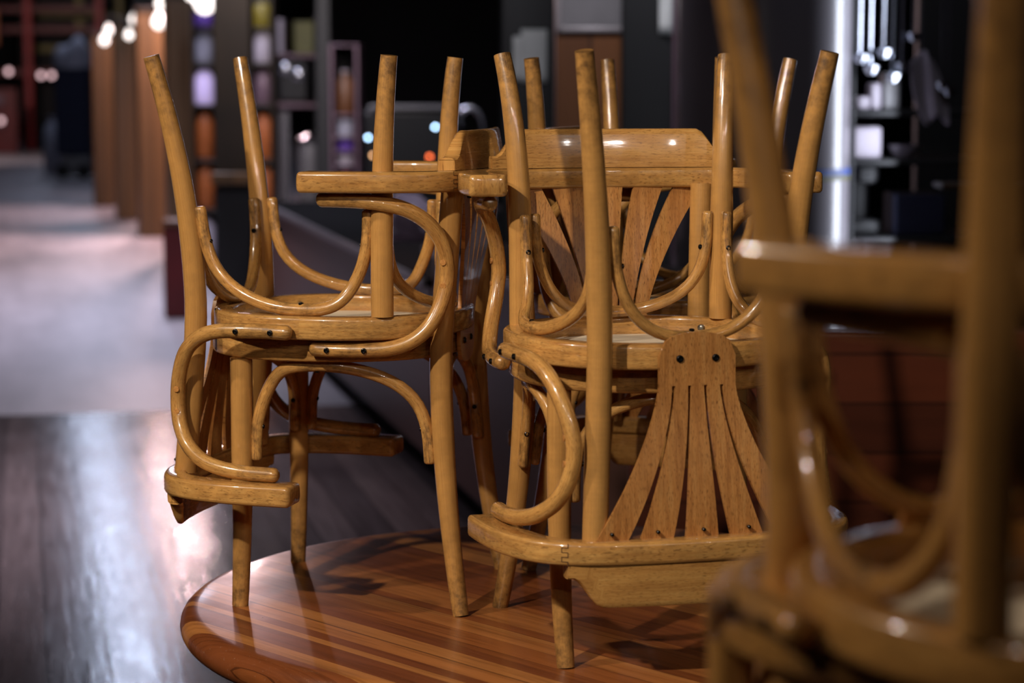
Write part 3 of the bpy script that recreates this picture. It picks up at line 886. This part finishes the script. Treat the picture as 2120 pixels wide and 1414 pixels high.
rbox('head', (0, -.01, .235), (.09, .24, .08), M['black'], t2, bev=.03)
# folded white cloth hanging over the upper board edge
mb = MB(); n = 14
g = []
for j in range(n+1):
    row = []
    for i in range(9):
        u = i/8 - .5; v_ = j/n
        x = u*0.11*(0.75 + 0.35*math.sin(v_*PI)) + 0.06*(v_ - .35)
        row.append(mb.v((x, -0.225 - 0.015*math.sin(u*9 + v_*2), 0.10 - 0.24*v_ + 0.02*math.cos(u*7))))
    g.append(row)
fs = [mb.f([g[j][i], g[j][i+1], g[j+1][i+1], g[j+1][i]]) for j in range(n) for i in range(8)]
mb.planar(fs)
o = mb.build('tea_towel', M['white'], None, sharp=80); o.modifiers.new('solid', 'SOLIDIFY').thickness = .006
o.location = (at(1918, 0, D).x, D + .25 + .0, zat(170, D)); tag(o, 'white tea towel draped from the hanging rail of the kitchen rack', 'towel')
tube('towel_hook', [(at(1905, 0, D).x, D + .06, zr_), (at(1905, 0, D).x, D + .03, (zr_ + zat(120, D))/2), (at(1905, 0, D).x, D + .03, zat(118, D))], .003, M['steel'], label='thin wire hook holding the white tea towel', cat='hook')
for k, (px, ln) in enumerate(((1778, .30), (1800, .34), (1826, .28), (1846, .37), (1866, .33), (1888, .22), (1948, .40), (1962, .42))):
    t3 = thing('ladle', ['first', 'second', 'third', 'fourth', 'fifth', 'sixth', 'seventh', 'eighth'][k] + ' steel ladle from the round column on the kitchen rack rail', 'ladle', (at(px, 0, D).x, D + .05, zr_ - .012), group='steel ladles on the rail')
    tube('handle', spline([(0, .012, .03), (0, 0, .018), (0, -.008, -.02), (0, 0, -ln)], 5), .006, M['steel'], t3)
    turned('cup', [(.004, -.03), (.018, -.028), (.028, -.012), (.030, .002), (.027, .002), (.016, -.022), (.004, -.025)], M['steel'], t3, (0, -.028, -ln), 16)
p0, p1 = at(1946, 0, 7.4), at(2200, 0, 7.4)
t = thing('wooden_shelf', 'narrow light wooden shelf crossing behind the nearest stack at the right edge', 'shelf', ((p0.x+p1.x)/2, 7.45, 0))
rbox('board', (0, 0, zat(385, 7.4)), (p1.x-p0.x, .18, .018), M['postwood'], t)
for x in (.02, (p1.x-p0.x)/2 - .03): rbox('post', (x, .06, zat(385, 7.4)/2 - .01), (.03, .03, zat(385, 7.4) - .02), M['black'], t)

# ---- wooden stall partitions along the corridor
for px0, px1, d, top, mat, lab in ((336, 412, 20.0, 0, 'postwood', 'nearest broad wooden stall partition along the corridor, right of the narrower ones'),
                             (276, 333, 23.5, 25, 'postwood', 'second wooden stall partition along the corridor, reddish brown'),
                             (231, 273, 26.5, 55, 'postwood', 'third wooden stall partition along the corridor, behind the reddish one'),
                             (186, 229, 29.5, 75, 'postwood', 'farthest wooden stall partition along the corridor, next to the navy covered cart')):
    p0, p1 = at(px0, 0, d), at(px1, 0, d)
    h = zat(top, d)
    t = thing('stall_partition', lab, 'partition', ((p0.x+p1.x)/2, d + .35, 0), CA)
    rbox('panel', (0, 0, h/2), ((p1.x-p0.x), .7, h), M[mat], t)
    rbox('top_cap', (0, 0, h + .02), ((p1.x-p0.x) + .03, .74, .04), M['darkpost'], t)
d = 15.0
p0, p1 = at(446, 0, d), at(522, 0, d)
t = thing('corridor_post', 'dark brown corridor post with a lit wooden ledge halfway up', 'post', ((p0.x+p1.x)/2, d + .13, 0))
rbox('shaft', (0, 0, 2.6), (p1.x-p0.x, .24, 5.2), M['darkpost'], t)
rbox('ledge', (0, -.17, zat(368, d)), (p1.x-p0.x + .02, .14, .075), M['postwood'], t)
rbox('plinth', (0, -.02, zat(390, d)/2), (p1.x-p0.x + .005, .25, zat(390, d)), M['black'], t)
d = 15.3
p0, p1 = at(336, 0, d), at(388, 0, d); h = zat(470, d)
t = thing('litter_bin', 'dark red litter bin with a wooden lid standing in the corridor', 'bin', ((p0.x+p1.x)/2, d + .1, 0))
rbox('body', (0, 0, h/2), (p1.x-p0.x, .2, h), M['darkred'], t, bev=.015)
rbox('lid', (0, 0, h + .025), (p1.x-p0.x + .02, .22, .05), M['brownwood'], t, bev=.015)

# ---- market rack with coloured goods between the posts
D = 18.0
a, b = at(402, 0, D).x, at(566, 0, D).x
t = thing('market_rack', 'market rack with coloured goods behind the dark corridor post', 'rack', ((a+b)/2, D + .2, 0))
wR = b - a
rbox('back_panel', (0, .2, 1.2), (wR, .03, 2.4), M['darkpost'], t)
for x in (-wR/2, wR/2): rbox('side_panel', (x, 0, 1.2), (.02, .4, 2.4), M['darkpost'], t)
ZB = (0.16, 0.60, 1.0, 1.44, 1.77, 2.05)
for z in ZB: rbox('shelf_board', (0, 0, z - .012), (wR - .02, .38, .024), M['darkpost'], t)
GD = [(0, 423, .36, 'white', 'white sack on the lowest board, left'), (0, 545, .34, 'grey', 'grey sack on the lowest board, right'),
      (1, 423, .36, 'orange', 'orange goods on the second board, left'), (1, 545, .34, 'orange', 'orange goods on the second board, right'),
      (2, 423, .38, 'orange', 'orange goods on the third board, left'), (2, 545, .36, 'orange', 'orange goods on the third board, right'),
      (3, 423, .27, 'lav', 'bright lavender pack on the fourth board, left'), (3, 545, .27, 'pinkgrey', 'pinkish pack on the fourth board, right'),
      (4, 423, .25, 'hood', 'pale grey pack on the fifth board, left'), (4, 545, .25, 'white', 'white pack on the fifth board, right'),
      (5, 423, .12, 'purple', 'purple pack on the top board, left'), (5, 500, .16, 'red', 'red pack on the top board, middle'), (5, 545, .2, 'yellow', 'yellow green pack on the top board, right')]
for bi, px, h, m, lab in GD:
    mb = MB(); w = .155
    lathe(mb, [(.02, 0), (.068, 0), (.078, .02), (.080, h*.5), (.074, h*.8), (.05, h*.95), (.03, h), (.01, h)], 14)
    o = mb.build('goods_sack', M[m]); o.location = (at(px, 0, D).x, D + .12, ZB[bi] + .001)
    tag(o, lab + ' of the market rack', 'sack', 'goods on the market rack')

# ---- navy covered cart, sack and red market frame far down the corridor
d = 38.0
p0, p1 = at(116, 0, d), at(186, 0, d); w = p1.x - p0.x
t = thing('covered_cart', 'tall navy covered cart with a pale grey hood at the far left', 'cart', ((p0.x+p1.x)/2, d + .4, 0))
rbox('cover', (0, 0, 1.15), (w, .7, 1.5), M['navy'], t, bev=.06)
rbox('base', (.04, 0, .22), (w*.8, .6, .36), M['grey'], t, bev=.04)
for x in (-.18, .18): turned('wheel', [(.01, -.02), (.12, -.02), (.13, 0), (.12, .02), (.01, .02)], M['black'], t, (x, -.3, .13), 20, 'Y')
mb = MB()
bmesh.ops.create_uvsphere(mb.bm, u_segments=24, v_segments=12, radius=1)
for v in mb.bm.verts: v.co = Vector((v.co.x*w*.62, v.co.y*.42, max(0, v.co.z)*.5 + .08*math.sin(v.co.x*5)*(v.co.z > 0)))
o = mb.build('hood', M['hood'], t, sharp=70); o.location.z = 1.87
d = 40.0
turned('goods_bag', [(.02, 0), (.13, 0), (.16, .1), (.17, .6), (.13, .85), (.05, .95), (.07, 1.02), (.01, 1.03)], M['hood'], None, (at(112, 0, d).x, d, 0.0), label='pale bag standing on the floor beside the navy covered cart', cat='bag')
d = 54.0
def fx(px): return at(px, 0, d).x
t = thing('market_scaffold', 'red market stall frame at the far end of the corridor', 'stall', (fx(40), d, 0))
X0 = fx(40)
for px in (-60, 68, 215): rbox('post', (fx(px) - X0, 0, 1.9), (.16, .16, 3.8), M['red'], t)
for py in (62, 20, 150): rbox('beam', (fx(80) - X0, .05, zat(py, d)), (fx(220) - fx(-65), .12, .15), M['darkred'], t)
t = thing('stall_shutters', 'yellow framed dark shutters behind the red market stall frame', 'shutter', (fx(140), d + 1.0, 0))
X1 = fx(140)
rbox('panel', (0, .05, 1.9), (fx(260) - fx(40), .06, 3.8), M['dark_wall'], t)
for px in (52, 157, 240): rbox('frame', (fx(px) - X1, 0, 2.2), (.17, .08, 3.2), M['yellow'], t)
for py in (28, 100, -20): rbox('frame', (0, 0, zat(py, d)), (fx(240) - fx(52), .08, .16), M['yellow'], t)
t = thing('goods_cabinet', 'dark red goods cabinet with two pale shelves at the far left edge', 'cabinet', (fx(10), d - 2, 0))
rbox('body', (0, .15, .75), (fx(75) - fx(-60), .3, 1.5), M['darkred'], t)
for py in (207, 251): rbox('shelf_goods', (-.1, -.05, zat(py, d - 2)), (fx(45) - fx(-60), .12, .26), M['pinkgrey'], t)
rbox('hanging_banner', (fx(8), d - .6, zat(58, d)), (.24, .03, .85), M['orange'], label='orange banner hanging at the far left edge above the red cabinet', cat='banner')
for k, (px, py, dd) in enumerate(((18, 148, 50), (85, 156, 50), (107, 156, 50), (2, 250, 50))):
    p = at(px, py, dd)
    t = thing('stall_lamp', ['pinkish round lamp at the far left beside the red stall frame', 'left of the two small pink lamps beside the navy cart', 'right of the two small pink lamps beside the navy cart', 'dim pink lamp at the very left edge near the red cabinet'][k], 'lamp', p)
    turned('globe', [(.004, -.06), (.035, -.05), (.055, -.02), (.055, .02), (.035, .05), (.004, .06)], M['bulb2'], t, n=16)
    tube('cord', [(0, 0, .055), (0, 0, .6), (0, 0, 5.18 - p.z)], .006, M['black'], t)
# string of bare bulbs above the stalls
BL = [(216, 84, 28.9), (225, 63, 28.2), (267, 73, 25.9), (279, 41, 25.2), (329, 46, 22.9), (337, 8, 22.2), (398, -14, 17.6), (424, 6, 17.2)]
cpts = []
for k, (px, py, dd) in enumerate(BL):
    p = at(px, py, dd)
    cpts.append((p.x, p.y, p.z + .19))
    t = thing('string_light_bulb', ['farthest', 'second farthest', 'third farthest', 'fourth farthest', 'fourth nearest', 'third nearest', 'second nearest', 'nearest'][k] + ' glowing bulb of the string above the stall partitions', 'light bulb', p, group='bulbs of the string light')
    r = (.055, .05, .045, .055, .07, .07, .06, .085)[k]
    turned('globe', [(.003, -r), (r*.6, -r*.8), (r, -r*.1), (r*.9, r*.4), (r*.45, r*1.1), (.02, r*1.5)], M['bulb'], t, n=18)
    turned('socket', [(.02, r*1.5), (.026, r*1.5), (.026, .18), (.006, .19)], M['black'], t, n=12)
tube('light_cord', spline(cpts, 4), .008, M['black'], label='black cord of the string of bare bulbs above the stalls', cat='cord')

# ------------------------------------------------------------------ light
def area(loc, tgt, size, power, col, sy=None, spread=None):
    L = bpy.data.lights.new('area_light', 'AREA'); L.energy = power; L.color = col; L.size = size
    if sy: L.shape = 'RECTANGLE'; L.size_y = sy
    if spread: L.spread = math.radians(spread)
    o = bpy.data.objects.new('area_light', L); COL.objects.link(o)
    o.location = loc; o.rotation_euler = (Vector(tgt) - Vector(loc)).to_track_quat('-Z', 'Y').to_euler()
    return o
def spot(loc, tgt, power, col, ang, blend, size):
    L = bpy.data.lights.new('spot_light', 'SPOT'); L.energy = power; L.color = col; L.spot_size = math.radians(ang); L.spot_blend = blend; L.shadow_soft_size = size
    o = bpy.data.objects.new('spot_light', L); COL.objects.link(o)
    o.location = loc; o.rotation_euler = (Vector(tgt) - Vector(loc)).to_track_quat('-Z', 'Y').to_euler()
    return o
WARM = (1.0, 0.895, 0.755)
spot((-1.55, 0.75, 3.2), (0.0, 3.55, 1.15), 390, WARM, 36, 0.6, 0.05)
for x, y, e in ((-0.42, -0.6, 28), (0.30, -0.6, 24)):
    spot((x, y, 2.75), (0.0, 3.6, 1.2), e, (1.0, 0.88, 0.76), 32, 0.3, 0.035)
for x, y, z, e in ((1.35, -0.5, 2.75, 24), (2.3, -0.3, 2.8, 24), (2.9, -0.1, 2.85, 18)):
    spot((x, y, z), (0.0, 3.63, 1.4), e, (1.0, 0.92, 0.84), 23, 0.4, 0.035)
spot((-2.35, 2.35, 3.0), (0.2, 2.7, 1.2), 150, (1.0, 0.85, 0.67), 75, 0.6, 0.06)
spot((-0.9, 0.5, 2.9), (0.35, 1.5, 1.2), 24, (1.0, 0.84, 0.66), 34, 0.5, 0.04)  # added spot that brightens only the nearest stack
# corridor ceiling lights
for u in (22.5, 26, 30, 34, 40, 48, 58):
    area(cor(u, 1.05, 4.6), cor(u, 1.05, 0), 0.20, 33, (0.66, 0.75, 1.0), 1.4)
for u, e in ((23.2, 270), (29.0, 120)):
    area(cor(u, 1.85, 3.3), cor(u - 1, 1.4, 0), 0.35, e, (1.0, 0.66, 0.66), 0.5)
area(cor(16, 0.7, 4.8), cor(16, 0.7, 0), 0.8, 190, (0.80, 0.79, 1.0), 4.0, 120)
area(cor(8.5, -1.9, 4.6), cor(8.5, -1.7, 0), 1.0, 85, (0.84, 0.80, 1.0), 3.0, 60)  # unseen overhead fill added to lift the near floor
area(cor(21, 0.0, 3.2), cor(24, 1.6, 1.2), 0.8, 20, (1.0, 0.80, 0.6))  # warm fill aimed at the stall partitions, not a ceiling fixture
area(cor(46, -1.5, 3.6), cor(54, -1.5, 1.8), 0.8, 160, (1.0, 0.8, 0.75))  # added fill that brightens the stalls at the far end
# kitchen: column strip light, then unseen fills added to brighten the dim background
area((1.42, 8.25, 1.8), (0.9, 8.36, 1.8), 0.10, 12, (0.80, 0.86, 1.0), 2.6)
area((1.7, 6.7, 3.6), (1.8, 8.5, 1.4), 0.5, 3.5, (0.85, 0.86, 1.0))
area((0.25, 8.6, 3.2), (0.25, 11.0, 1.9), 0.5, 30, (0.95, 0.92, 1.0))
area((-0.6, 11.5, 3.6), (-0.9, 16.0, 0.9), 0.6, 5, (0.95, 0.9, 1.0), None, 70)
area((-1.4, 13.0, 3.8), (-1.9, 18.5, 1.3), 0.6, 18, (1.0, 0.88, 0.85), None, 60)
W = bpy.data.worlds.new('night_air'); SC.world = W; W.use_nodes = True
bg = W.node_tree.nodes['Background']; bg.inputs[0].default_value = (0.55, 0.5, 0.6, 1); bg.inputs[1].default_value = 0.012
SC.view_settings.view_transform = 'Standard'; SC.view_settings.look = 'None'
SC.view_settings.exposure = 0.0
SC.cycles.use_denoising = True
SC.cycles.max_bounces = 6; SC.cycles.caustics_reflective = False; SC.cycles.caustics_refractive = False
SC.cycles.sample_clamp_indirect = 6.0
